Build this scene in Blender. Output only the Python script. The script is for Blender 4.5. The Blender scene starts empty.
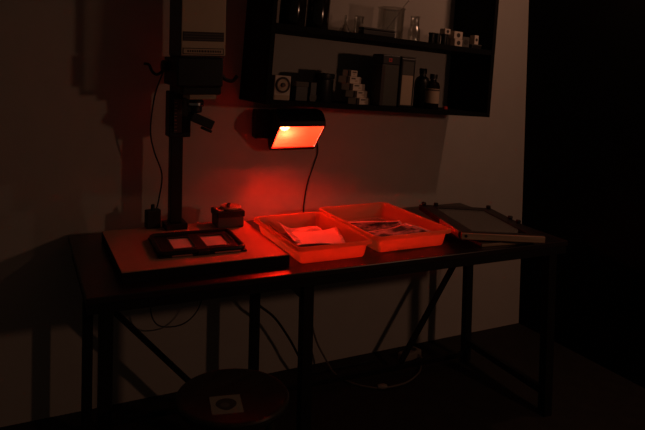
import bpy, bmesh, math, random
from mathutils import Vector, Matrix
random.seed(4)
sc = bpy.context.scene
COL = sc.collection

# ------------------------------------------------------------------ camera
F, PX, PY = 670.1, 309.48, 73.58                  # focal length and principal point (view camera with falling front)
yaw, pit, rol = 0.449, -0.0294, 0.0222
fw = Vector((math.sin(yaw)*math.cos(pit), math.cos(yaw)*math.cos(pit), math.sin(pit)))
r0 = Vector((math.cos(yaw), -math.sin(yaw), 0)); u0 = r0.cross(fw)
r1 = math.cos(rol)*r0 + math.sin(rol)*u0; u1 = -math.sin(rol)*r0 + math.cos(rol)*u0
cd = bpy.data.cameras.new('camera'); cam = bpy.data.objects.new('camera', cd); COL.objects.link(cam)
M = Matrix((r1, u1, -fw)).transposed().to_4x4(); M.translation = Vector((-0.2887, -2.8813, 1.5113))
cam.matrix_world = M
cd.sensor_width = 36; cd.lens = F*36/645
cd.shift_x = (322.5-PX)/645; cd.shift_y = (PY-215)/645
cd.clip_start = 0.05
sc.camera = cam

# ------------------------------------------------------------------ world, room lights, exposure
w = bpy.data.worlds.new('world'); sc.world = w; w.use_nodes = True
w.node_tree.nodes['Background'].inputs[0].default_value = (1.0, 0.70, 0.50, 1)
w.node_tree.nodes['Background'].inputs[1].default_value = 0.013
WARM = (1.0, 0.49, 0.30)
def bulb_light(name, loc, power, rad):
    l = bpy.data.lights.new(name, 'POINT'); l.energy = power; l.color = WARM; l.shadow_soft_size = rad
    o = bpy.data.objects.new(name, l); COL.objects.link(o); o.location = loc
bulb_light('dim_ceiling_bulb', (2.076, -.954, 2.09), 3.9, 0.025)
bulb_light('dim_doorway_bulb', (2.15, -2.7, 1.50), 10.0, 0.05)
vs = sc.view_settings
vs.view_transform = 'Standard'; vs.look = 'None'; vs.exposure = 0.0; vs.gamma = 1.0; vs.use_curve_mapping = False
try:
    sc.cycles.use_denoising = True
except Exception:
    pass

# ------------------------------------------------------------------ materials
def mat(name, col, rough=0.5, metal=0.0, var=0.12, scale=30.0, bump=0.0, spec=0.5, clear=0.0):
    m = bpy.data.materials.new(name); m.use_nodes = True
    nt = m.node_tree; b = nt.nodes['Principled BSDF']
    tc = nt.nodes.new('ShaderNodeTexCoord'); nz = nt.nodes.new('ShaderNodeTexNoise')
    nz.inputs['Scale'].default_value = scale; nz.inputs['Detail'].default_value = 5
    nt.links.new(tc.outputs['Object'], nz.inputs['Vector'])
    mx = nt.nodes.new('ShaderNodeMix'); mx.data_type = 'RGBA'
    mx.inputs[6].default_value = tuple(c*(1-var) for c in col)+(1,)
    mx.inputs[7].default_value = tuple(min(1, c*(1+var)) for c in col)+(1,)
    nt.links.new(nz.outputs['Fac'], mx.inputs[0]); nt.links.new(mx.outputs[2], b.inputs['Base Color'])
    b.inputs['Roughness'].default_value = rough; b.inputs['Metallic'].default_value = metal
    b.inputs['Specular IOR Level'].default_value = spec
    b.inputs['Coat Weight'].default_value = clear
    if bump:
        bp = nt.nodes.new('ShaderNodeBump'); bp.inputs['Strength'].default_value = bump; bp.inputs['Distance'].default_value = 0.002
        nt.links.new(nz.outputs['Fac'], bp.inputs['Height']); nt.links.new(bp.outputs['Normal'], b.inputs['Normal'])
    return m

def wood(name, a, b_, rough=0.45, sc_=(2.0, 26.0, 26.0)):
    m = bpy.data.materials.new(name); m.use_nodes = True
    nt = m.node_tree; b = nt.nodes['Principled BSDF']
    tc = nt.nodes.new('ShaderNodeTexCoord'); mp = nt.nodes.new('ShaderNodeMapping'); mp.inputs['Scale'].default_value = sc_
    nz = nt.nodes.new('ShaderNodeTexNoise'); nz.inputs['Scale'].default_value = 3; nz.inputs['Detail'].default_value = 6
    cr = nt.nodes.new('ShaderNodeValToRGB'); cr.color_ramp.elements[0].position = .35; cr.color_ramp.elements[1].position = .7
    cr.color_ramp.elements[0].color = a+(1,); cr.color_ramp.elements[1].color = b_+(1,)
    nt.links.new(tc.outputs['Object'], mp.inputs[0]); nt.links.new(mp.outputs[0], nz.inputs['Vector'])
    nt.links.new(nz.outputs['Fac'], cr.inputs[0]); nt.links.new(cr.outputs[0], b.inputs['Base Color'])
    b.inputs['Roughness'].default_value = rough
    return m

def photo_print(name, lo, hi, pos, scale=14.0, rough=0.25):
    """photographic paper: a soft grey-tone picture inside a white border (UV square)"""
    m = bpy.data.materials.new(name); m.use_nodes = True
    nt = m.node_tree; N = nt.nodes; b = N['Principled BSDF']
    uv = N.new('ShaderNodeUVMap'); sep = N.new('ShaderNodeSeparateXYZ'); nt.links.new(uv.outputs[0], sep.inputs[0])
    def edge(s):
        a = N.new('ShaderNodeMath'); a.operation = 'SUBTRACT'; a.inputs[1].default_value = 0.5; nt.links.new(s, a.inputs[0])
        c = N.new('ShaderNodeMath'); c.operation = 'ABSOLUTE'; nt.links.new(a.outputs[0], c.inputs[0])
        d = N.new('ShaderNodeMath'); d.operation = 'LESS_THAN'; d.inputs[1].default_value = 0.455; nt.links.new(c.outputs[0], d.inputs[0])
        return d.outputs[0]
    mu = N.new('ShaderNodeMath'); mu.operation = 'MULTIPLY'
    nt.links.new(edge(sep.outputs[0]), mu.inputs[0]); nt.links.new(edge(sep.outputs[1]), mu.inputs[1])
    nz = N.new('ShaderNodeTexNoise'); nz.inputs['Scale'].default_value = scale/4; nz.inputs['Detail'].default_value = 7; nz.inputs['Roughness'].default_value = .62
    mp = N.new('ShaderNodeMapping'); mp.inputs['Location'].default_value = (pos, pos*2, 0); nt.links.new(uv.outputs[0], mp.inputs[0]); nt.links.new(mp.outputs[0], nz.inputs['Vector'])
    cr = N.new('ShaderNodeValToRGB'); cr.color_ramp.elements[0].position = .42; cr.color_ramp.elements[1].position = .62
    cr.color_ramp.elements[0].color = (lo, lo, lo, 1); cr.color_ramp.elements[1].color = (hi, hi, hi, 1)
    nt.links.new(nz.outputs['Fac'], cr.inputs[0])
    mx = N.new('ShaderNodeMix'); mx.data_type = 'RGBA'; mx.inputs[6].default_value = (.88, .88, .86, 1)
    nt.links.new(mu.outputs[0], mx.inputs[0]); nt.links.new(cr.outputs[0], mx.inputs[7]); nt.links.new(mx.outputs[2], b.inputs['Base Color'])
    b.inputs['Roughness'].default_value = rough
    return m

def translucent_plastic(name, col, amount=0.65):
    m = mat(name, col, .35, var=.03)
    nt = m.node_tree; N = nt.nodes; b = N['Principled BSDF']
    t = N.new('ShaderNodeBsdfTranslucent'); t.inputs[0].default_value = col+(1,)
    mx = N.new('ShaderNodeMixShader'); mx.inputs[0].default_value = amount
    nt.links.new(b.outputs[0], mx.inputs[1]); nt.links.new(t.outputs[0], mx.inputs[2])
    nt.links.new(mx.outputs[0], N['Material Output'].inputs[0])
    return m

def clear_glass(name, tint, gloss=0.08, rough=0.02):
    m = bpy.data.materials.new(name); m.use_nodes = True
    nt = m.node_tree; N = nt.nodes; N.remove(N['Principled BSDF']); out = N['Material Output']
    t = N.new('ShaderNodeBsdfTransparent'); t.inputs[0].default_value = tint+(1,)
    g = N.new('ShaderNodeBsdfGlossy'); g.inputs['Roughness'].default_value = rough; g.inputs[0].default_value = (1, 1, 1, 1)
    lw = N.new('ShaderNodeLayerWeight'); lw.inputs[0].default_value = 0.25
    ml = N.new('ShaderNodeMath'); ml.operation = 'MULTIPLY_ADD'; ml.inputs[1].default_value = 0.55; ml.inputs[2].default_value = gloss
    nt.links.new(lw.outputs['Facing'], ml.inputs[0])
    mx = N.new('ShaderNodeMixShader'); nt.links.new(ml.outputs[0], mx.inputs[0]); nt.links.new(t.outputs[0], mx.inputs[1]); nt.links.new(g.outputs[0], mx.inputs[2])
    nt.links.new(mx.outputs[0], out.inputs[0])
    return m

def diffusing_filter(name, tint, diffuse):
    m = bpy.data.materials.new(name); m.use_nodes = True
    nt = m.node_tree; N = nt.nodes; N.remove(N['Principled BSDF'])
    t = N.new('ShaderNodeBsdfTransparent'); t.inputs[0].default_value = tint+(1,)
    d = N.new('ShaderNodeBsdfTranslucent'); d.inputs[0].default_value = tint+(1,)
    mx = N.new('ShaderNodeMixShader'); mx.inputs[0].default_value = diffuse
    nt.links.new(t.outputs[0], mx.inputs[1]); nt.links.new(d.outputs[0], mx.inputs[2]); nt.links.new(mx.outputs[0], N['Material Output'].inputs[0])
    return m

def emit(name, col, s):
    m = bpy.data.materials.new(name); m.use_nodes = True
    nt = m.node_tree; N = nt.nodes; N.remove(N['Principled BSDF'])
    e = N.new('ShaderNodeEmission'); e.inputs[0].default_value = col+(1,); e.inputs[1].default_value = s
    nt.links.new(e.outputs[0], N['Material Output'].inputs[0])
    return m

MAT = dict(
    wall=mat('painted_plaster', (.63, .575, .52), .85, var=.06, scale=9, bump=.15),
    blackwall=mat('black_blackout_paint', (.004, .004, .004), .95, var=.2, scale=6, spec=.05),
    floor=mat('dark_floor_lino', (.035, .030, .026), .75, var=.35, scale=14, bump=.1, spec=.2),
    ceiling=mat('grey_ceiling_paint', (.25, .22, .2), .9, var=.05),
    steel=mat('black_enamelled_steel', (.010, .009, .009), .6, var=.2, spec=.25),
    top=mat('black_table_laminate', (.022, .014, .013), .33, var=.25, scale=18, spec=.6),
    cabinet=mat('black_painted_board', (.006, .006, .006), .8, var=.2, spec=.15),
    laminate=mat('tan_laminate', (.58, .33, .22), .55, var=.06, scale=40),
    edging=mat('dark_board_edge', (.012, .010, .010), .7, spec=.2),
    blackmetal=mat('black_crackle_metal', (.010, .010, .010), .45, var=.3, scale=60, spec=.35),
    cream=mat('cream_enamel', (.60, .47, .33), .45, var=.04),
    greymetal=mat('grey_enamel', (.11, .10, .095), .5, var=.08),
    brass=mat('worn_brass', (.55, .38, .16), .35, .9),
    chrome=mat('chrome', (.6, .6, .6), .2, 1.0),
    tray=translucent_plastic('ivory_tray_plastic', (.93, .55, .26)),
    ivory=mat('white_card', (.72, .60, .50), .7, var=.05),
    white=mat('white_paper', (.82, .80, .77), .6, var=.03),
    ink=mat('dark_print_ink', (.05, .04, .035), .7),
    blackplastic=mat('black_plastic', (.012, .012, .012), .4, spec=.4),
    felt=mat('dark_grey_felt', (.020, .018, .015), .9, var=.1),
    cardpaper=mat('grey_white_card', (.26, .25, .21), .7, var=.06),
    greyboard=mat('grey_card', (.10, .095, .085), .7, var=.1),
    greengrey=mat('grey_green_tin', (.060, .060, .048), .5, var=.08),
    label=mat('aged_paper_label', (.55, .42, .30), .7, var=.08),
    red=mat('red_print', (.6, .04, .03), .5),
    brown=mat('brown_bottle_glass', (.012, .008, .006), .12, spec=.6),
    darkbottle=mat('dark_plastic_bottle', (.012, .012, .012), .35, spec=.4),
    wood=wood('pale_frame_wood', (.34, .22, .14), (.50, .35, .23)),
    seatwood=wood('dark_stool_wood', (.026, .024, .020), (.046, .042, .034), .30, (2, 14, 14)),
    seatrim=mat('worn_stool_edge', (.20, .12, .06), .3, var=.2),
    cord=mat('black_rubber_cord', (.008, .008, .008), .6),
    cordw=mat('off_white_cord', (.17, .145, .12), .6),
    whiteplug=mat('off_white_plug', (.30, .26, .22), .5),
    reflector=mat('dull_lamp_reflector', (.55, .50, .45), .45, .4, var=.05),
    glass=clear_glass('laboratory_glass', (.88, .88, .86), gloss=.10, rough=.14),
    pane=clear_glass('dusty_pane', (.8, .8, .78), gloss=.01),
    liquid=clear_glass('developer_liquid', (.90, .86, .80), gloss=.03, rough=.04),
    filt=diffusing_filter('ruby_filter_glass', (1.0, .022, .009), .40),
    bulb=emit('lit_bulb', (1.0, .62, .45), 500.0),
    p_pale=photo_print('pale_picture', .45, .85, 1.3),
    p_pale2=photo_print('pale_picture_b', .30, .85, 5.1),
    p_dark=photo_print('dark_picture', .02, .35, 2.2),
    p_dark2=photo_print('dark_picture_b', .015, .22, 7.7),
    p_dark3=photo_print('dark_picture_c', .05, .55, 9.4),
)

# ------------------------------------------------------------------ mesh helpers
class MB:
    def __init__(s): s.bm = bmesh.new()
    def box(s, x0, x1, y0, y1, z0, z1, bev=0.0, mtx=None):
        r = bmesh.ops.create_cube(s.bm, size=1)
        vs_ = r['verts']
        bmesh.ops.scale(s.bm, vec=(x1-x0, y1-y0, z1-z0), verts=vs_)
        bmesh.ops.translate(s.bm, vec=((x0+x1)/2, (y0+y1)/2, (z0+z1)/2), verts=vs_)
        if bev:
            es = list({e for v in vs_ for e in v.link_edges})
            rr = bmesh.ops.bevel(s.bm, geom=es, offset=bev, segments=2, affect='EDGES', profile=.5)
            vs_ = list({v for f in rr['faces'] for v in f.verts} | {v for v in vs_ if v.is_valid})
        if mtx is not None: bmesh.ops.transform(s.bm, matrix=mtx, verts=[v for v in vs_ if v.is_valid])
        return s
    def bar(s, a, b, w_, h_):
        """rectangular bar from a to b (width sideways, height up)"""
        a = Vector(a); b = Vector(b); d = b-a; L = d.length; z = d.normalized()
        up = Vector((0, 0, 1)) if abs(z.z) < .98 else Vector((0, 1, 0))
        x = up.cross(z).normalized(); y = z.cross(x)
        m = Matrix((x, y, z)).transposed().to_4x4(); m.translation = (a+b)/2
        return s.box(-w_/2, w_/2, -h_/2, h_/2, -L/2, L/2, min(w_, h_)*.12, m)
    def lathe(s, prof, n=24, at=(0, 0, 0), mtx=None):
        rings = []
        new = []
        for r, z in prof:
            if r < 1e-5:
                v = s.bm.verts.new((0, 0, z)); rings.append([v]); new.append(v)
            else:
                ring = [s.bm.verts.new((r*math.cos(2*math.pi*i/n), r*math.sin(2*math.pi*i/n), z)) for i in range(n)]
                rings.append(ring); new += ring
        for A, B in zip(rings, rings[1:]):
            for i in range(n):
                j = (i+1) % n
                if len(A) == 1 and len(B) == 1: continue
                if len(A) == 1: f = (A[0], B[i], B[j])
                elif len(B) == 1: f = (A[i], A[j], B[0])
                else: f = (A[i], A[j], B[j], B[i])
                s.bm.faces.new(f)
        T = Matrix.Translation(at)
        bmesh.ops.transform(s.bm, matrix=T @ mtx if mtx is not None else T, verts=new)
        return s
    def prism(s, poly, x0, x1, axis='x'):
        """poly of (y,z) extruded along x (axis 'x') or of (x,y) along z (axis 'z')"""
        mk = (lambda p, t: (t, p[0], p[1])) if axis == 'x' else (lambda p, t: (p[0], p[1], t))
        A = [s.bm.verts.new(mk(p, x0)) for p in poly]; B = [s.bm.verts.new(mk(p, x1)) for p in poly]
        s.bm.faces.new(A[::-1]); s.bm.faces.new(B)
        for i in range(len(poly)):
            j = (i+1) % len(poly); s.bm.faces.new((A[i], A[j], B[j], B[i]))
        return s
    def tube(s, pts, r, n=8, smooth=6):
        P = [Vector(p) for p in pts]
        if smooth and len(P) > 2:
            Q = []
            for i in range(len(P)-1):
                p0 = P[max(i-1, 0)]; p1 = P[i]; p2 = P[i+1]; p3 = P[min(i+2, len(P)-1)]
                for k in range(smooth):
                    t = k/smooth
                    Q.append(.5*((2*p1)+(p2-p0)*t+(2*p0-5*p1+4*p2-p3)*t*t+(3*p1-p0-3*p2+p3)*t**3))
            Q.append(P[-1]); P = Q
        rings = []; ref = None
        for i, p in enumerate(P):
            d = (P[min(i+1, len(P)-1)]-P[max(i-1, 0)]).normalized()
            if ref is None: ref = Vector((0, 0, 1)) if abs(d.z) < .9 else Vector((1, 0, 0))
            a = d.cross(ref).normalized(); b = a.cross(d).normalized(); ref = b
            rings.append([s.bm.verts.new(p+r*(a*math.cos(2*math.pi*k/n)+b*math.sin(2*math.pi*k/n))) for k in range(n)])
        for A, B in zip(rings, rings[1:]):
            for k in range(n): s.bm.faces.new((A[k], A[(k+1) % n], B[(k+1) % n], B[k]))
        s.bm.faces.new(rings[0][::-1]); s.bm.faces.new(rings[-1])
        return s
    def build(s, name, m, parent=None, smooth=False, loc=None):
        bmesh.ops.recalc_face_normals(s.bm, faces=s.bm.faces)
        me = bpy.data.meshes.new(name); s.bm.to_mesh(me); s.bm.free()
        o = bpy.data.objects.new(name, me); COL.objects.link(o)
        for k in (m if isinstance(m, (list, tuple)) else [m]): me.materials.append(MAT[k])
        if smooth:
            for p in me.polygons: p.use_smooth = True
            md = o.modifiers.new('edges', 'EDGE_SPLIT'); md.split_angle = math.radians(35)
        if parent is not None: o.parent = parent
        if loc is not None: o.location = loc
        return o

def tag(o, label, cat, group=None):
    o['label'] = label; o['category'] = cat
    if group: o['group'] = group
    return o
def thing(name, label, cat, loc=(0, 0, 0), rot=(0, 0, 0), group=None):
    o = bpy.data.objects.new(name, None); COL.objects.link(o); o.empty_display_size = .05
    o.location = loc; o.rotation_euler = rot
    return tag(o, label, cat, group)
def struct(name, mb, m):
    o = mb.build(name, m); o['kind'] = 'structure'; return o
def copy_tree(o, parent=None):
    c = o.copy(); COL.objects.link(c); c.parent = parent
    for ch in list(o.children): copy_tree(ch, c)
    return c

# ------------------------------------------------------------------ the room
WX = 2.4624
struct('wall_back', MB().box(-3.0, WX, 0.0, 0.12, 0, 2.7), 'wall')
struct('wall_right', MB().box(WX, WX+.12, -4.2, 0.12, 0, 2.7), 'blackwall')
struct('floor', MB().box(-3.0, WX+.12, -4.2, 0.12, -.08, 0), 'floor')
struct('ceiling', MB().box(-3.0, WX+.12, -4.2, 0.12, 2.7, 2.78), 'ceiling')

# ------------------------------------------------------------------ work table
TL, TW, TZ = 1.934, 0.630, 0.75
TROT = -0.0343
table = thing('work_table', 'long black work table on square steel legs against the back wall', 'table', (0.0108, -0.1424, 0), (0, 0, TROT))
MB().box(0, TL, -TW, .122, TZ-.022, TZ, .003).build('table_top', 'top', table)
AP0, AP1 = TZ-.054, TZ-.022
MB().box(.005, TL-.005, -TW+.006, -TW+.036, AP0, AP1).build('apron_rail', 'steel', table)
MB().box(.005, TL-.005, -.036, -.006, AP0, AP1).build('apron_rail', 'steel', table)
MB().box(.005, .035, -TW+.037, -.037, AP0, AP1).build('apron_rail', 'steel', table)
MB().box(TL-.035, TL-.005, -TW+.037, -.037, AP0, AP1).build('apron_rail', 'steel', table)
LU = (.0637, .752, TL-.060)
for u in LU:
    MB().box(u-.021, u+.021, -TW+.019, -TW+.061, 0, AP0, .003).build('leg', 'steel', table)
    MB().box(u-.019, u+.019, -.061, -.023, 0, AP0, .003).build('leg', 'steel', table)
for u in (LU[0], LU[2]):
    MB().bar((u, -TW+.061, .095), (u, -.061, .095), .025, .03).build('stretcher', 'steel', table)
MB().bar((LU[0]+.019, -.042, .03), (LU[1]-.019, -.042, .03), .02, .025).build('low_rail', 'steel', table)
MB().bar((LU[1]+.019, -.042, .03), (LU[2]-.019, -.042, .03), .02, .025).build('low_rail', 'steel', table)
MB().bar((LU[0]+.018, -.042, .565), (.552, -.042, .048), .022, .022).build('brace', 'steel', table)
MB().bar((LU[2]-.018, -.042, .590), (1.495, -.042, .048), .022, .022).build('brace', 'steel', table)
g = MB().prism([(LU[1]-.021, AP0), (LU[1]-.075, AP0), (LU[1]-.021, AP0-.055)], 0, .006, 'z').build('gusset', 'steel', table)
g.data.transform(Matrix(((1, 0, 0, 0), (0, 0, 1, -TW+.03), (0, 1, 0, 0), (0, 0, 0, 1))))

# ------------------------------------------------------------------ enlarger
EB = (0.128, -0.1153)      # back left corner of the baseboard
BT = 0.039
EROT = -0.0336
enl = thing('photo_enlarger', 'tall photographic enlarger with cream lamphouse and black column on wide pale baseboard', 'enlarger', (EB[0], EB[1]-.03, TZ), (0, 0, EROT))
bw, bd = .5885, .568-.03
MB().box(0, bw, -bd, 0, 0, BT-.003, .002).build('baseboard', 'edging', enl)
MB().box(.001, bw-.001, -bd+.001, -.001, BT-.003, BT).build('baseboard_surface', 'laminate', enl)
def E(x, y, z):            # world point in the enlarger's own frame
    p = Matrix.Rotation(-EROT, 4, 'Z') @ Vector((x-EB[0], y-EB[1]+.03, z-TZ)); return p
c = E(.408, -.195, TZ+BT)  # foot of the column
cx, cy = c.x, c.y
MB().box(cx-.045, cx+.045, cy-.045, cy+.045, BT, BT+.025, .004).build('column_socket', 'blackmetal', enl)
MB().box(cx-.0245, cx+.0245, cy-.0245, cy+.0245, BT+.025, 1.30, .003).build('column', 'blackmetal', enl)
# carriage clamped round the column, with its height scale and lock knob
h0 = 1.164-TZ
ca = MB().box(cx-.038, cx+.050, cy-.045, cy+.035, h0, h0+.185, .005).build('carriage', 'blackmetal', enl)
MB().box(cx-.020, cx+.012, cy-.048, cy-.0455, h0+.02, h0+.155).build('scale_plate', 'greymetal', ca)
for k in range(9):
    MB().box(cx-.018, cx-.008, cy-.049, cy-.048, h0+.028+k*.014, h0+.030+k*.014).build('scale_mark', 'ivory', ca)
# negative stage block
s0, s1 = 1.347-TZ, 1.488-TZ
fy = E(.448, -.42, 0)      # front centre of head
hx, hy = fy.x, fy.y
st = MB().box(hx-.098, hx+.080, hy-.004, hy+.235, s0+.03, s1, .006).build('negative_stage', 'blackmetal', enl)
MB().box(hx-.075, hx+.075, hy+.002, hy+.19, s0, s0+.03, .004).build('stage_skirt', 'blackmetal', st)
MB().lathe([(0, 0), (.021, 0), (.023, .006), (.023, .022), (.019, .026), (0, .026)], 20, (hx-.098, hy+.16, s0+.105), Matrix.Rotation(-math.pi/2, 4, 'Y')).build('stage_knob', 'blackplastic', st, True)
MB().tube([(hx-.118, hy+.16, s0+.085), (hx-.140, hy+.16, s0+.070), (hx-.160, hy+.16, s0+.083), (hx-.172, hy+.16, s0+.108), (hx-.192, hy+.16, s0+.112)], .0055).build('lever_handle', 'blackplastic', st, True)
MB().tube([(hx+.078, hy+.03, s0+.080), (hx+.100, hy+.03, s0+.058), (hx+.128, hy+.03, s0+.052), (hx+.146, hy+.03, s0+.072)], .0075).build('focus_crank', 'blackplastic', st, True)
# lamphouse
lz0, lz1 = 1.490-TZ, 1.80-TZ
lh = MB().box(hx-.088, hx+.088, hy, hy+.20, lz0, lz1, .008).build('lamphouse', 'greymetal', enl)
MB().box(hx-.084, hx+.086, hy-.006, hy-.0005, lz0+.006, lz1-.01, .002).build('front_panel', 'cream', lh)
MB().box(hx-.079, hx+.079, hy-.0085, hy-.006, lz0+.060, lz0+.095, .001).build('ventilation_slot', 'ink', lh)
for k in range(3):
    MB().box(hx-.077, hx+.077, hy-.0095, hy-.0085, lz0+.065+k*.010, lz0+.068+k*.010).build('louvre', 'greymetal', lh)
MB().box(hx-.079, hx+.079, hy-.0075, hy-.006, lz0+.010, lz0+.034).build('name_plate', 'ink', lh)
MB().box(hx-.076, hx+.076, hy-.008, hy-.0075, lz0+.013, lz0+.031).build('name_plate_face', 'label', lh)
np_ = MB()
x = hx-.062
while x < hx+.066:
    wd = random.uniform(.005, .009); np_.box(x, x+wd, hy-.0085, hy-.008, lz0+.018, lz0+.026); x += wd+.003
np_.build('faded_marks', 'ink', lh)
# lens assembly under the stage
lx, ly = hx+.005, hy+.09
MB().box(lx-.045, lx+.060, ly-.055, ly+.055, s0-.020, s0, .002).build('lens_board', 'cream', enl)
ln = MB().lathe([(0, s0-.075), (.022, s0-.075), (.026, s0-.070), (.026, s0-.052), (.032, s0-.050), (.032, s0-.030), (.028, s0-.026), (.028, s0-.020), (0, s0-.020)], 28, (lx-.008, ly, 0)).build('lens', 'blackmetal', enl, True)
MB().lathe([(.0325, s0-.046), (.0335, s0-.045), (.0335, s0-.036), (.0325, s0-.035)], 28, (lx-.008, ly, 0)).build('aperture_ring', 'chrome', ln, True)
fm = Matrix.Translation((lx+.012, ly-.01, s0-.105)) @ Matrix.Rotation(.42, 4, 'Y')
fh = MB().box(-.048, .046, -.035, .035, -.018, .018, .004, fm).build('red_filter_holder', 'blackplastic', enl)
MB().bar((lx-.040, ly-.01, s0-.020), (lx-.030, ly-.01, s0-.085), .010, .008).build('filter_arm', 'blackmetal', enl)
MB().box(.020, .052, -.030, .030, -.030, -.019, .002, fm).build('filter_tab', 'blackplastic', fh)

o = tag(MB().tube([(.333, -.275, 1.430), (.318, -.20, 1.33), (.312, -.16, 1.19), (.330, -.15, 1.10), (.366, -.14, 1.00), (.358, -.13, .90), (.348, -.125, .85), (.336, -.128, .797)], .0032).build('enlarger_cord', 'cord', None, True),
        'black cord hanging from enlarger head beside the column', 'cord')
# transformer block behind the enlarger column foot
pb = thing('power_block', 'small black power block standing behind the enlarger column foot', 'power supply', (.325, -.165, TZ+BT), (0, 0, .1))
MB().box(-.030, .030, -.018, .018, 0, .075, .005).build('casing', 'blackplastic', pb)
MB().lathe([(0, 0), (.009, 0), (.007, .02), (0, .02)], 12, (0, 0, .075)).build('cord_grip', 'cord', pb, True)

# ------------------------------------------------------------------ two-window easel on the baseboard
ez = TZ+BT
es = thing('print_easel', 'black two-window print easel lying on the enlarger baseboard', 'easel', (.420, -.470, ez+.0005), (0, 0, -.075))
ew, ed = .318, .262
MB().box(-ew/2, ew/2, -ed/2, ed/2, 0, .006, .002).build('base_plate', 'blackmetal', es)
def rim(pts): return MB().tube(pts, .0085, 10, 0)
hw, hd = ew/2-.009, ed/2-.009
corner = []
for (sx, sy, a0) in ((1, 1, 0), (-1, 1, 90), (-1, -1, 180), (1, -1, 270)):
    for k in range(5):
        a = math.radians(a0+k*22.5); corner.append((sx*(hw-.02)+.02*math.cos(a), sy*(hd-.02)+.02*math.sin(a), .0135))
fr = MB()
P = corner+[corner[0]]
fr.tube(P, .0085, 10, 0).build('raised_rim', 'blackplastic', es, True)
lid = MB()
wins = [(-.098, -.012), (.022, .118)]
yb0, yf0 = .078, -.072
lid.box(-hw, wins[0][0], -hd, hd, .009, .0125); lid.box(wins[0][1], wins[1][0], -hd, hd, .009, .0125); lid.box(wins[1][1], hw, -hd, hd, .009, .0125)
for a, b in wins:
    lid.box(a, b, yb0, hd, .009, .0125); lid.box(a, b, -hd, yf0, .009, .0125)
lid.build('masking_leaf', 'blackmetal', es)
for a, b in wins:
    sh = MB().box(a-.006, b+.006, yf0-.006, yb0+.006, .0062, .0072).build('white_paper', 'white', es)
    t = MB()
    t.box(a, b, yb0-.003, yb0, .0126, .0140); t.box(a, b, yf0, yf0+.003, .0126, .0140); t.box(a, a+.003, yf0+.003, yb0-.003, .0126, .0140); t.box(b-.003, b, yf0+.003, yb0-.003, .0126, .0140)
    t.build('window_bead', 'greymetal', es)
MB().box(-.112, -.040, -ed/2-.0015, -ed/2+.003, .002, .008).build('edge_scale', 'chrome', es)
MB().box(.040, .135, -ed/2-.0015, -ed/2+.003, .002, .008).build('edge_scale', 'chrome', es)
MB().box(-.022, .020, -ed/2-.006, -ed/2+.02, .001, .017, .003).build('latch', 'blackplastic', es)
MB().box(ew/2-.028, ew/2-.022, -.02, .08, .0127, .0165, .001).build('guide_strip', 'chrome', es)

# ------------------------------------------------------------------ small box at the back of the baseboard
tb = thing('lidded_box', 'small square box with black lid and round dish on top, beside left tray', 'box', (.622, -.235, ez+.0005), (0, 0, -.05))
MB().box(-.055, .055, -.050, .050, 0, .047, .004).build('body', 'greyboard', tb)
ld = MB().box(-.059, .059, -.054, .054, .043, .068, .004).build('lid', 'blackplastic', tb)
MB().lathe([(0, .068), (.040, .068), (.044, .072), (.044, .078), (.040, .082), (.030, .079), (0, .0775)], 28, (.012, 0, 0)).build('round_dish', 'laminate', ld, True)
MB().box(-.050, -.026, -.035, .040, .0675, .0705, .001).build('paper_tab', 'laminate', ld)
MB().tube([(-.006, -.030, .079), (.004, -.006, .088), (.010, .030, .080)], .006).build('handle', 'blackplastic', ld, True)

# ------------------------------------------------------------------ developing trays
def rrect(x0, x1, y0, y1, r, n=5):
    pts = []
    for (cx_, cy_, a0) in ((x1-r, y1-r, 0), (x0+r, y1-r, 90), (x0+r, y0+r, 180), (x1-r, y0+r, 270)):
        for k in range(n+1):
            a = math.radians(a0+90*k/n); pts.append((cx_+r*math.cos(a), cy_+r*math.sin(a)))
    return pts
def make_tray(name, label, x, y, w_, d_, rz):
    t = thing(name, label, 'tray', (x, y, TZ), (0, 0, rz))
    H = .0735
    prof = [(.0, .059), (.0, .0715), (.002, .0735), (.008, .0735), (.0115, .071), (.016, .058), (.026, .012), (.030, .006), (.036, .0045)]
    mb = MB(); rings = []
    for ins, z in prof:
        rings.append([mb.bm.verts.new((px_, py_, z)) for px_, py_ in rrect(ins, w_-ins, -d_+ins, -ins, max(.030-ins*.5, .008))])
    for A, B in zip(rings, rings[1:]):
        n = len(A)
        for i in range(n): mb.bm.faces.new((A[i], A[(i+1) % n], B[(i+1) % n], B[i]))
    mb.bm.faces.new(rings[-1])
    body = mb.build('basin', 'tray', t, True)
    nr = 5
    for k in range(nr):
        xx = .05+(w_-.10)*(k+.5)/nr
        MB().box(xx-.004, xx+.004, -d_+.055, -.055, .0005, .008, .0015).build('floor_rib', 'tray', t)
    lq = MB(); lq.bm.faces.new([lq.bm.verts.new((a, b, .020)) for a, b in rrect(.0285, w_-.0285, -d_+.0285, -.0285, .018)])
    lq.build('developer_liquid', 'liquid', t)
    return t
T1 = (0.7178, -0.2666, 0.3163, 0.4865, -0.0262)
T2 = (1.0491, -0.2095, 0.3572, 0.5282, -0.0157)
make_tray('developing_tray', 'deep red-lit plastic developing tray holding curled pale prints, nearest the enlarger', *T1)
make_tray('developing_tray', 'larger red-lit plastic developing tray holding dark prints, beside the framed glass', *T2)

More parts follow.
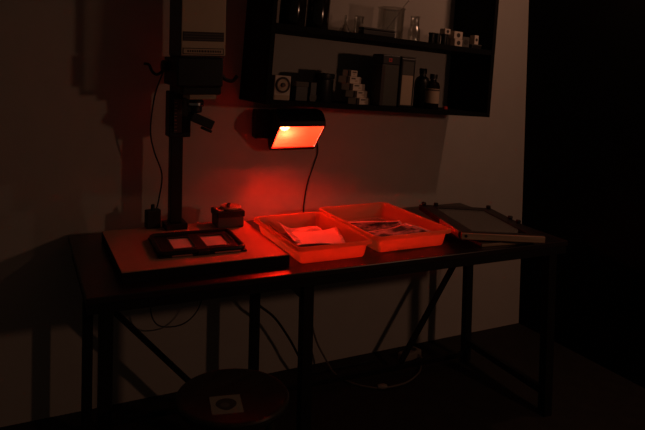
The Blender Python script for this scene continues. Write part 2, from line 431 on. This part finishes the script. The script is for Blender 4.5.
def sheet(name, label, m, cx_, cy_, z, w_, h_, rz, curl, group, nx=14, ny=12, wob=.002, seed=0):
    """a thin sheet of paper; curl(u,v) gives its rise, u and v from 0 to 1"""
    rnd = random.Random(seed); ph = [rnd.uniform(0, 6) for _ in range(4)]
    bm = bmesh.new(); uvl = bm.loops.layers.uv.new('UVMap')
    grid = []
    for th in (0, -.0006):
        g_ = []
        for j in range(ny+1):
            row = []
            for i in range(nx+1):
                u, v = i/nx, j/ny
                zz = curl(u, v)+wob*(math.sin(5*u+ph[0])*math.cos(4*v+ph[1])+.6*math.sin(9*v+ph[2])*math.sin(7*u+ph[3])+1.6)
                row.append((bm.verts.new(((u-.5)*w_, (v-.5)*h_, zz+th)), (u, v)))
            g_.append(row)
        grid.append(g_)
    def face(q):
        f = bm.faces.new([a[0] for a in q])
        for lp, a in zip(f.loops, q): lp[uvl].uv = a[1]
    for k, g_ in enumerate(grid):
        for j in range(ny):
            for i in range(nx):
                q = [g_[j][i], g_[j][i+1], g_[j+1][i+1], g_[j+1][i]]
                face(q if k == 0 else q[::-1])
    A, B = grid
    rimp = [(0, i) for i in range(nx)]+[(j, nx) for j in range(ny)]+[(ny, i) for i in range(nx, 0, -1)]+[(j, 0) for j in range(ny, 0, -1)]
    for k in range(len(rimp)):
        a = rimp[k]; b = rimp[(k+1) % len(rimp)]
        face([A[b[0]][b[1]], A[a[0]][a[1]], B[a[0]][a[1]], B[b[0]][b[1]]])
    me = bpy.data.meshes.new(name); bm.to_mesh(me); bm.free()
    for p in me.polygons: p.use_smooth = True
    me.materials.append(MAT[m])
    o = bpy.data.objects.new(name, me); COL.objects.link(o); o.location = (cx_, cy_, z); o.rotation_euler = (0, 0, rz)
    return tag(o, label, 'print', group)
G1 = 'wet prints in the left tray'; G2 = 'wet prints in the right tray'
ZF = TZ+.0095
sheet('photo_print', 'pale print lying underneath in left tray with its left corner curled up', 'p_pale2', .872, -.455, ZF, .185, .25, .12, lambda u, v: .045*max(0, 1-u*2.6)**2*v, G1, seed=1)
sheet('photo_print', 'pale print with curled left edge lying crosswise in left tray', 'p_pale', .885, -.445, ZF+.009, .18, .235, -.10, lambda u, v: .040*max(0, 1-u*2.2)**2*(.3+.7*v)+.004, G1, seed=2)
sheet('photo_print', 'blank pink-lit print with raised far corner on top in left tray', 'white', .900, -.520, ZF+.018, .195, .170, -.28, lambda u, v: .022*max(0, u*1.5-.5)*v+.003*math.sin(6*u), G1, seed=3)
sheet('photo_print', 'very dark print lying at the back of right tray', 'p_dark2', 1.235, -.365, ZF, .25, .20, .10, lambda u, v: .010*max(0, 1-u*2)**2, G2, seed=4)
sheet('photo_print', 'dark print with lifted far edge in the middle of right tray', 'p_dark', 1.225, -.470, ZF+.008, .24, .18, -.22, lambda u, v: .014*max(0, v*2-1)**2, G2, seed=5)
sheet('photo_print', 'mid-grey print lying on top at the front of right tray', 'p_dark3', 1.245, -.580, ZF+.016, .24, .18, .16, lambda u, v: .012*max(0, u*2-1)**2, G2, seed=6)

# ------------------------------------------------------------------ contact frame and board at the right end of the table
tag(MB().box(-.135, .135, -.10, .10, 0, .012, .002).build('plain_board', 'wood', None, False, (1.655, -.700, TZ+.0005)),
    'plain thin wooden board lying under the framed glass at the table end', 'board').rotation_euler = (0, 0, -.13)
cf = thing('contact_frame', 'glass-topped black contact printing frame with pale wooden front edge, propped at table end', 'printing frame', (1.665, -.565, .798), (-.020, .062, -.30))
fw_, fd_, ft = .36, .54, .024
MB().box(-fw_/2, fw_/2, -fd_/2+.012, fd_/2, -ft, -.006, .002).build('back_board', 'edging', cf)
MB().box(-fw_/2+.002, fw_/2-.002, -fd_/2, -fd_/2+.012, -ft-.002, -.001, .002).build('front_rail', 'wood', cf)
for a in (-1, 1):
    MB().box(a*(fw_/2-.030)-.030, a*(fw_/2-.030)+.030, -fd_/2+.0125, fd_/2, -.006, .002, .001).build('border_strip', 'blackmetal', cf)
MB().box(-fw_/2+.061, fw_/2-.061, fd_/2-.055, fd_/2, -.006, .002, .001).build('border_strip', 'blackmetal', cf)
MB().box(-fw_/2+.061, fw_/2-.061, -fd_/2+.0125, -fd_/2+.035, -.006, .002, .001).build('border_strip', 'blackmetal', cf)
MB().box(-fw_/2+.061, fw_/2-.061, -fd_/2+.036, fd_/2-.056, -.006, -.0045).build('felt_bed', 'felt', cf)
MB().box(-fw_/2+.061, fw_/2-.061, -fd_/2+.036, fd_/2-.056, -.0040, -.0005).build('glass_pane', 'pane', cf)
for px_, py_ in ((-.16, .262), (-.10, .262), (.165, .262), (.172, .04), (.172, -.04)):
    MB().box(px_-.010, px_+.010, py_-.008, py_+.008, .002, .016, .004).build('clip', 'blackmetal', cf)
MB().lathe([(0, 0), (.006, 0), (.006, .003), (0, .003)], 12, (-fw_/2+.02, -fd_/2+.0005, -.012), Matrix.Rotation(math.pi/2, 4, 'X')).build('screw', 'blackmetal', cf, True)
MB().box(-fw_/2-.005, -fw_/2-.0005, -fd_/2+.02, -fd_/2+.24, -ft, .002, .001).build('side_strip', 'wood', cf)

# ------------------------------------------------------------------ safelight on the wall
SLP = Vector((.972, -.103, 1.0785)); SLR = -.1256
sl = thing('safelight', 'black wall safelight with glowing red filter below the shelf cabinet', 'lamp', SLP, (0, 0, SLR))
X0, X1 = -.106, .106
prof = [(0, 0), (.012, -.008), (.034, .008), (.042, .030), (.042, .145), (.030, .170), (-.020, .182), (-.088, .179), (-.122, .164), (-.145, .138), (-.1458, .1198)]
bm = bmesh.new()
A = [bm.verts.new((X0, a, b)) for a, b in prof]; B = [bm.verts.new((X1, a, b)) for a, b in prof]
for i in range(len(prof)-1): bm.faces.new((A[i], B[i], B[i+1], A[i+1]))
bm.faces.new(A); bm.faces.new(B[::-1])
bmesh.ops.recalc_face_normals(bm, faces=bm.faces)
bm.faces.ensure_lookup_table()
if bm.faces[-2].normal.x > 0: bmesh.ops.reverse_faces(bm, faces=bm.faces)     # normals outwards
me = bpy.data.meshes.new('housing'); bm.to_mesh(me); bm.free()
ho = bpy.data.objects.new('housing', me); COL.objects.link(ho); ho.parent = sl
me.materials.append(MAT['blackmetal']); me.materials.append(MAT['reflector'])
sd = ho.modifiers.new('shell', 'SOLIDIFY'); sd.thickness = .003; sd.offset = -1; sd.material_offset = 1
# filter pane held by a thin frame
a_ = Vector((0, 0, 0)); b_ = Vector((0, -.1458, .1198))
d_ = (b_-a_).normalized(); n_ = Vector((0, .1198, .1458)).normalized()        # n_ points into the housing
def slab(x0, x1, s0_, s1_, t0, t1):
    mb = MB(); pts = []
    for xx in (x0, x1):
        for (s_, t_) in ((s0_, t0), (s1_, t0), (s1_, t1), (s0_, t1)):
            p = a_+d_*s_+n_*t_; pts.append(mb.bm.verts.new((xx, p.y, p.z)))
    for q in ((0, 1, 2, 3), (7, 6, 5, 4), (0, 4, 5, 1), (1, 5, 6, 2), (2, 6, 7, 3), (3, 7, 4, 0)): mb.bm.faces.new([pts[i] for i in q])
    return mb
Lf = (b_-a_).length
mb = MB(); mb.bm.faces.new([mb.bm.verts.new((xx, (a_+d_*s_+n_*.003).y, (a_+d_*s_+n_*.003).z)) for xx, s_ in ((X0+.004, .003), (X1-.004, .003), (X1-.004, Lf-.003), (X0+.004, Lf-.003))])
mb.build('red_filter', 'filt', sl)
slab(X0, X1, -.003, .008, -.003, .004).build('filter_frame', 'blackmetal', sl)
slab(X0, X1, Lf-.004, Lf+.004, -.003, .001).build('filter_frame', 'blackmetal', sl)
slab(X0, X0+.005, .005, Lf-.004, -.003, .001).build('filter_frame', 'blackmetal', sl)
slab(X1-.005, X1, .005, Lf-.004, -.003, .001).build('filter_frame', 'blackmetal', sl)
BL = (-.058, -.062, .114)
MB().lathe([(0, -.026), (.012, -.023), (.022, -.013), (.026, 0), (.022, .013), (.014, .022), (.010, .028), (0, .028)], 16, BL).build('bulb', 'bulb', sl, True)
MB().lathe([(0, .0285), (.013, .0285), (.013, .048), (0, .048)], 16, BL).build('bulb_socket', 'brass', sl, True)
MB().box(-.172, -.104, .012, .072, .045, .176, .003).build('wall_bracket', 'blackmetal', sl)
MB().box(-.172, -.130, .0725, .079, .050, .170, .002).build('mounting_plate', 'blackmetal', sl)
tag(MB().tube([(1.085, -.042, 1.15), (1.115, -.03, 1.135), (1.14, -.012, 1.09), (1.150, -.006, 1.04), (1.131, -.005, .98), (1.097, -.005, .88), (1.080, -.006, .76), (1.078, -.02, .68), (1.08, -.03, .60)], .0028).build('lamp_cord', 'cord', None, True),
    'thin dark cord hanging down the wall from the safelight', 'cord')

# ------------------------------------------------------------------ wall cabinet (hung a little out of level)
TILT = .066
CO = Vector((.7464, -.001, 1.2985)); CW, CD = 1.1865, .317
cab = thing('wall_shelf_cabinet', 'open-fronted black wall cabinet with two shelves above the safelight', 'cabinet', CO, (0, TILT, 0))
CM = Matrix.Translation(CO) @ Matrix.Rotation(TILT, 4, 'Y')
CH = .80
SB, SM0, SM1 = .020, .316, .341
MB().box(0, .020, -CD, 0, 0, CH, .001).build('side_panel', 'cabinet', cab)
MB().box(CW-.020, CW, -CD, 0, 0, CH, .001).build('side_panel', 'cabinet', cab)
MB().box(.0205, CW-.0205, -CD, 0, 0, SB, .001).build('bottom_board', 'cabinet', cab)
SAG = .012
mbd = MB().box(.0205, CW-.0210, -CD, 0, 0, SM1-SM0, .001).build('shelf_board', 'cabinet', cab)
mbd.location = (0, 0, SM0); mbd.rotation_euler = (0, SAG, 0)
MB().box(.0205, CW-.0205, -CD, 0, CH-.020, CH, .001).build('top_board', 'cabinet', cab)
def shelf(name, label, cat, x, y, lvl, up=0.0, rz=0.0, group=None):
    """a thing standing on the bottom (0) or middle (1) board; x,y in room metres at its base centre"""
    lx_ = (x-CO.x)/math.cos(TILT)
    o = thing(name, label, cat, group=group)
    m = CM @ Matrix.Translation((lx_, y-CO.y, (SB if lvl == 0 else SM1-math.tan(SAG)*lx_)+.0004)) @ Matrix.Rotation(SAG if lvl else 0, 4, 'Y') @ Matrix.Translation((0, 0, up)) @ Matrix.Rotation(rz, 4, 'Z')
    o.matrix_world = m; o.location = m.translation; o.rotation_euler = m.to_euler()
    return o
# bottom board: dial, dark boxes, film boxes, tins, bottles
t = shelf('darkroom_clock', 'small cream square timer with dark-ringed round dial at cabinet left', 'timer', .829, -.270, 0, rz=.05)
MB().box(-.038, .038, -.020, .020, 0, .104, .004).build('body', 'ivory', t)
dm = Matrix.Rotation(math.pi/2, 4, 'X')
dd = MB().lathe([(.026, 0), (.033, 0), (.034, .003), (.032, .006), (.026, .006), (.026, 0)], 32, (0, -.0203, .065), dm).build('dial_ring', 'ink', t, True)
MB().lathe([(0, 0), (.0255, 0), (.0255, .003), (0, .003)], 28, (0, -.0203, .065), dm).build('dial_face', 'label', t, True)
MB().lathe([(0, 0), (.010, 0), (.009, .008), (0, .009)], 20, (0, -.0233, .065), dm).build('dial_knob', 'greyboard', t, True)
MB().box(-.034, .034, -.0212, -.0203, .006, .022).build('name_strip', 'label', t)
t = shelf('dark_box', 'small black box standing beside the cream timer', 'box', .925, -.245, 0, rz=.04)
MB().box(-.030, .030, -.035, .035, 0, .082, .003).build('body', 'blackplastic', t); MB().box(-.0315, .0315, -.0365, .0365, .062, .084, .003).build('lid', 'greyboard', t)
t = shelf('dark_box', 'narrow black box standing between small black box and dark canister', 'box', .982, -.245, 0, rz=-.03)
MB().box(-.016, .016, -.035, .035, 0, .086, .003).build('body', 'blackplastic', t); MB().box(-.0165, .0165, -.0362, -.0352, .01, .03).build('label', 'greyboard', t)
t = shelf('dark_canister', 'squat black round canister just left of the white film boxes', 'canister', 1.070, -.190, 0)
MB().lathe([(0, 0), (.045, 0), (.047, .004), (.047, .100), (.044, .104), (0, .104)], 28).build('body', 'blackplastic', t, True)
MB().lathe([(0, .1045), (.049, .1045), (.050, .108), (.050, .125), (.046, .129), (0, .129)], 28).build('lid', 'blackplastic', t, True)
FB = 'white film boxes stacked in the cabinet'
def film_box(x, k, w_, hgt, dpt, lab, rz):
    rz += .60                                     # the boxes stand turned, long side facing the room
    ox = math.cos(rz)*w_/2-math.sin(rz)*dpt/2; oy = math.sin(rz)*w_/2+math.cos(rz)*dpt/2
    b = shelf('film_box', lab, 'box', x+ox, -.275+oy, 0, up=k, rz=rz, group=FB)
    MB().box(-w_/2, w_/2, -dpt/2, dpt/2, 0, hgt, .0015).build('carton', 'ivory', b)
    MB().box(-w_/2-.0006, -w_/2+.026, -dpt/2-.0006, -dpt/2+.004, .0005, hgt-.0005).build('dark_band', 'ink', b)
    mm = MB(); xx = -w_/2+.042
    for _ in range(4):
        wd = random.uniform(.006, .011); mm.box(xx, xx+wd, -dpt/2-.0007, -dpt/2-.0001, hgt*.62, hgt*.82); xx += wd+.003
    mm.build('print_marks', 'ink', b)
    MB().box(w_*.05, w_*.22, -dpt/2-.0007, -dpt/2-.0001, hgt*.25, hgt*.5).build('printed_patch', 'label', b)
HB = .0305
film_box(1.203, 0.0, .140, HB, .045, 'white film box at the very bottom of the stepped stack', 0)
film_box(1.188, HB+.0006, .145, HB, .045, 'white film box second from the bottom of the stepped stack', .02)
film_box(1.164, 2*(HB+.0006), .150, HB, .045, 'white film box third from the bottom of the stepped stack', -.01)
film_box(1.146, 3*(HB+.0006), .150, HB, .045, 'white film box second from the top of the stepped stack', .02)
film_box(1.150, 4*(HB+.0006), .100, HB*.9, .030, 'shortest white film box, lying on top of the stepped stack', .05)
t = shelf('paper_tin', 'wider tall grey-green tin with small red emblem on dark top band', 'tin', 1.372, -.225, 0)
MB().box(-.048, .048, -.045, .045, 0, .226, .006).build('body', 'greengrey', t)
MB().box(-.0495, .0495, -.0465, .0465, .190, .238, .006).build('lid', 'blackplastic', t)
MB().box(-.0486, -.030, -.0456, .0456, .002, .188, .002).build('dark_side_band', 'ink', t)
em = MB().box(-.016, .002, -.0475, -.0466, .205, .222, .001).build('red_emblem', 'red', t); MB().box(-.010, -.004, -.0480, -.0476, .210, .217).build('emblem_centre', 'ink', em)
t = shelf('paper_tin', 'narrower tall dark tin with pale paper label, right of grey-green tin', 'tin', 1.467, -.225, 0)
MB().box(-.040, .040, -.045, .045, 0, .230, .006).build('body', 'blackplastic', t)
MB().box(-.031, .029, -.0462, -.0452, .012, .150).build('paper_label', 'label', t)
MB().box(-.031, .029, -.0462, -.0452, .152, .214).build('grey_top_label', 'greyboard', t)
MB().box(-.0405, .0405, -.0455, .0455, .2305, .238, .003).build('lid', 'greyboard', t)
t = shelf('dark_bottle', 'plain dark bottle standing behind the labelled bottle', 'bottle', 1.650, -.130, 0)
MB().lathe([(0, 0), (.036, 0), (.038, .004), (.038, .125), (.030, .145), (.016, .155), (.016, .165), (0, .165)], 24).build('body', 'darkbottle', t, True)
MB().lathe([(0, .1655), (.019, .1655), (.019, .190), (.017, .193), (0, .193)], 20).build('cap', 'blackplastic', t, True)
t = shelf('labelled_bottle', 'small dark bottle with pale paper label near cabinet right end', 'bottle', 1.628, -.250, 0)
MB().lathe([(0, 0), (.031, 0), (.033, .004), (.033, .112), (.028, .126), (.015, .134), (.015, .142), (0, .142)], 24).build('body', 'brown', t, True)
MB().lathe([(0, .1425), (.018, .1425), (.018, .164), (.016, .167), (0, .167)], 20).build('cap', 'blackplastic', t, True)
MB().lathe([(.0333, .028), (.0337, .028), (.0337, .098), (.0333, .098), (.0333, .028)], 32).build('paper_label', 'label', t, True)
MB().lathe([(.0338, .088), (.0341, .088), (.0341, .094), (.0338, .094), (.0338, .088)], 32).build('label_stripe', 'ink', t, True)
t = shelf('red_cap', 'tiny red bottle cap lying near the right end of the bottom board', 'cap', 1.765, -.180, 0)
MB().lathe([(0, 0), (.011, 0), (.011, .012), (.009, .014), (0, .014)], 16).build('shell', 'red', t, True); MB().lathe([(.0112, .002), (.0118, .002), (.0118, .004), (.0112, .004), (.0112, .002)], 16).build('grip_ring', 'red', t, True)
# middle board
def jug(label, x, r):
    t = shelf('dark_jug', label, 'bottle', x, -.20, 1, group='dark jugs on the middle shelf')
    MB().lathe([(0, 0), (r*.95, 0), (r, .006), (r, .165), (r*.85, .195), (r*.42, .225), (r*.36, .235), (r*.36, .255), (0, .255)], 28).build('body', 'brown', t, True)
    MB().lathe([(0, .2555), (r*.42, .2555), (r*.42, .280), (r*.38, .284), (0, .284)], 20).build('cap', 'blackplastic', t, True)
jug('glossy black jug at far left of the middle shelf', .888, .058)
jug('glossy black jug on middle shelf beside the glass funnel', 1.010, .052)
t = shelf('glass_funnel', 'small glass funnel standing on its rim on the middle shelf', 'funnel', 1.158, -.190, 1)
MB().lathe([(.032, 0), (.034, .001), (.034, .005), (.012, .040), (.007, .046), (.006, .085), (.0045, .085), (.0055, .046), (.010, .039), (.032, .004), (.032, 0)], 28).build('cone', 'glass', t, True)
MB().lathe([(.0341, .000), (.0352, .001), (.0352, .004), (.0341, .005), (.0341, 0)], 28).build('rim', 'glass', t, True)
def beaker(name, label, x, y, r, h):
    t = shelf(name, label, 'glassware', x, y, 1)
    MB().lathe([(0, 0), (r*.93, 0), (r, .005), (r, h-.006), (r*1.07, h), (r*1.05, h+.001), (r*.96, h-.006), (r*.96, .006), (r*.9, .003), (0, .003)], 32).build('vessel', 'glass', t, True)
    MB().lathe([(r*1.045, h+.0015), (r*1.085, h), (r*1.085, h+.003), (r*1.045, h+.004), (r*1.045, h+.0015)], 32).build('rim', 'glass', t, True)
    return t
beaker('small_beaker', 'small glass beaker next to the glass funnel', 1.228, -.190, .022, .085)
bk = beaker('large_beaker', 'large tall glass beaker with rod leaning inside, on middle shelf', 1.400, -.190, .062, .145)
rd = shelf('stirring_rod', 'thin stirring rod leaning inside the large glass beaker', 'rod', 1.400, -.190, 1)
MB().tube([(-.045, 0, .010), (.040, 0, .128), (.085, 0, .190)], .0028, 8, 0).build('shaft', 'glass', rd, True)
MB().lathe([(0, -.005), (.005, -.003), (.006, 0), (.005, .003), (0, .005)], 12, (.087, 0, .193)).build('knob', 'glass', rd, True)
t = shelf('measuring_cylinder', 'narrow glass measuring cylinder right of the large beaker', 'glassware', 1.528, -.200, 1)
MB().lathe([(0, 0), (.030, 0), (.031, .004), (.029, .060), (.022, .074), (.022, .118), (.025, .124), (.0235, .124), (.0205, .117), (.0205, .075), (.027, .060), (.028, .006), (0, .004)], 28).build('vessel', 'glass', t, True)
MB().lathe([(.0222, .080), (.0230, .080), (.0230, .083), (.0222, .083), (.0222, .080)], 28).build('graduation', 'glass', t, True)
t = shelf('flat_black_case', 'flat black case lying in front of the large beaker', 'case', 1.272, -.285, 1, rz=.02)
MB().box(-.085, .085, -.022, .022, 0, .022, .003).build('base', 'blackplastic', t); MB().box(-.086, .086, -.023, .023, .0225, .033, .003).build('lid', 'blackplastic', t)
FC = 'black film canisters on the middle shelf'
for k, (x, y, l) in enumerate(((1.590, -.262, 'black film canister at left end of the row beside white cubes'), (1.626, -.255, 'black film canister second from left in the row beside white cubes'), (1.662, -.262, 'black film canister third in the row, nearest the white cubes'))):
    t = shelf('film_canister', l, 'canister', x, y, 1, group=FC)
    MB().lathe([(0, 0), (.0145, 0), (.0155, .003), (.0155, .043), (0, .043)], 18).build('body', 'blackplastic', t, True)
    MB().lathe([(0, .0433), (.0168, .0433), (.0168, .050), (.015, .052), (0, .052)], 18).build('lid', 'blackplastic', t, True)
def cube(label, x, y, up, w_, h_, mk, rz=0):
    t = shelf('film_carton', label, 'box', x, y, 1, up, rz, 'small film cartons on the middle shelf')
    MB().box(-w_/2, w_/2, -.018, .018, 0, h_, .0015).build('carton', mk, t)
    MB().lathe([(0, 0), (min(w_, h_)*.30, 0), (min(w_, h_)*.30, .0008), (0, .0008)], 18, (0, -.0182, h_*.5), Matrix.Rotation(math.pi/2, 4, 'X')).build('round_mark', 'ink', t, True)
cube('pale film carton with dark dot perched on the black canisters', 1.664, -.262, .0525, .036, .026, 'ivory', .1)
cube('pale film carton with dark dot, lower of the stacked pair', 1.735, -.262, 0, .046, .036, 'ivory')
cube('pale film carton with dark dot, upper of the stacked pair', 1.730, -.262, .0365, .052, .036, 'ivory', .04)
cube('grey film carton standing beside the stacked pale pair', 1.782, -.258, 0, .042, .052, 'greyboard')
cube('narrow pale film carton standing upright at far right of the row', 1.842, -.262, .022, .024, .044, 'ivory')
t = shelf('flat_card_box', 'flat dark box under the narrow pale film carton', 'box', 1.842, -.255, 1); MB().box(-.030, .030, -.03, .03, 0, .016, .002).build('base', 'blackplastic', t); MB().box(-.031, .031, -.031, .031, .0163, .0215, .002).build('lid', 'greyboard', t)

# ------------------------------------------------------------------ stool and card in the foreground
SZ = .475; SX, SY, SR = .390, -.985, .172
stl = thing('round_stool', 'dark wooden round-seated stool standing in front of the table', 'stool', (SX, SY, 0), (0, 0, .5))
MB().lathe([(0, SZ-.030), (SR-.02, SZ-.030), (SR-.006, SZ-.026), (SR-.004, SZ-.022)], 64).build('seat_underside', 'seatwood', stl, True)
MB().lathe([(0, SZ-.021), (SR-.004, SZ-.021), (SR, SZ-.014), (SR, SZ-.006), (SR-.004, SZ-.001), (SR-.012, SZ), (SR-.02, SZ-.002), (0, SZ-.004)], 64).build('seat', 'seatwood', stl, True)
for k in range(4):
    a = math.pi/4+k*math.pi/2
    MB().tube([(.105*math.cos(a), .105*math.sin(a), SZ-.030), (.165*math.cos(a), .165*math.sin(a), 0.0)], .014, 12, 0).build('leg', 'seatwood', stl, True)
ring = [(.137*math.cos(i*math.pi/16), .137*math.sin(i*math.pi/16), .20) for i in range(33)]
MB().tube(ring, .008, 8, 0).build('foot_ring', 'steel', stl, True)
cdm = thing('photo_card', 'small white card with dark round picture lying on the stool seat', 'card', (.355, -1.030, SZ-.0036), (0, 0, -.22))
MB().box(-.046, .046, -.052, .052, 0, .0012).build('card', 'cardpaper', cdm)
pts = []
for k in range(28):
    a = 2*math.pi*k/28; r_ = 1+.22*(math.cos(a+math.pi/2)**8) if a > math.pi else 1
    pts.append((.031*r_*math.cos(a), .030*r_*math.sin(a)+.004))
pic = MB().prism(pts, .0013, .0017, 'z').build('dark_picture', 'ink', cdm)
pts = [(.013*math.cos(2*math.pi*k/20)-.004, .014*math.sin(2*math.pi*k/20)-.004) for k in range(20)]
MB().prism(pts, .0018, .0020, 'z').build('pale_spot', 'greyboard', pic)

# ------------------------------------------------------------------ cords under the table, power strip
tag(MB().tube([(.330, -.10, .70), (.334, -.10, .46), (.352, -.10, .375), (.400, -.10, .342), (.485, -.10, .346), (.548, -.10, .41), (.575, -.10, .55), (.58, -.10, .70)], .0028).build('loop_cord', 'cord', None, True),
    'thin dark cord hanging in a loop below left half of the table', 'cord')
tag(MB().tube([(.77, -.10, .70), (.79, -.10, .45), (.815, -.10, .385), (.904, -.10, .303), (.982, -.10, .189), (1.035, -.10, .095), (1.10, -.09, .012), (1.2, -.085, .006), (1.45, -.09, .006)], .0055).build('slanting_cord', 'cord', None, True),
    'thick black cord slanting down behind the middle table leg', 'cord')
tag(MB().tube([(1.08, -.055, .69), (1.095, -.05, .45), (1.115, -.05, .25), (1.142, -.05, .142), (1.185, -.07, .05), (1.20, -.14, .008), (1.225, -.24, .0075), (1.28, -.31, .0075), (1.345, -.345, .0075), (1.46, -.345, .0075), (1.57, -.29, .0075), (1.635, -.22, .0075), (1.668, -.185, .010), (1.668, -.148, .020)], .0045).build('floor_cord', 'cordw', None, True),
    'pale cord dropping from the table and curving across the floor to the power strip', 'cord')
tag(MB().lathe([(0, -.022), (.009, -.020), (.012, -.006), (.012, .008), (.008, .022), (0, .023)], 14, (1.335, -.342, .0135), Matrix.Rotation(-.35, 4, 'Z') @ Matrix.Rotation(math.pi/2, 4, 'Y')).build('cord_switch', 'whiteplug', None, True),
    'pale inline switch on the floor cord', 'switch')
ps = thing('power_strip', 'short off-white power strip lying on the floor by the wall', 'power strip', (1.630, -.128, 0), (0, 0, .25))
MB().box(-.060, .060, -.027, .027, 0, .038, .006).build('housing', 'whiteplug', ps)
for k in range(2):
    MB().lathe([(0, 0), (.017, 0), (.017, .0015), (0, .0015)], 18, (-.030+k*.055, 0, .0383)).build('socket', 'ink', ps, True)
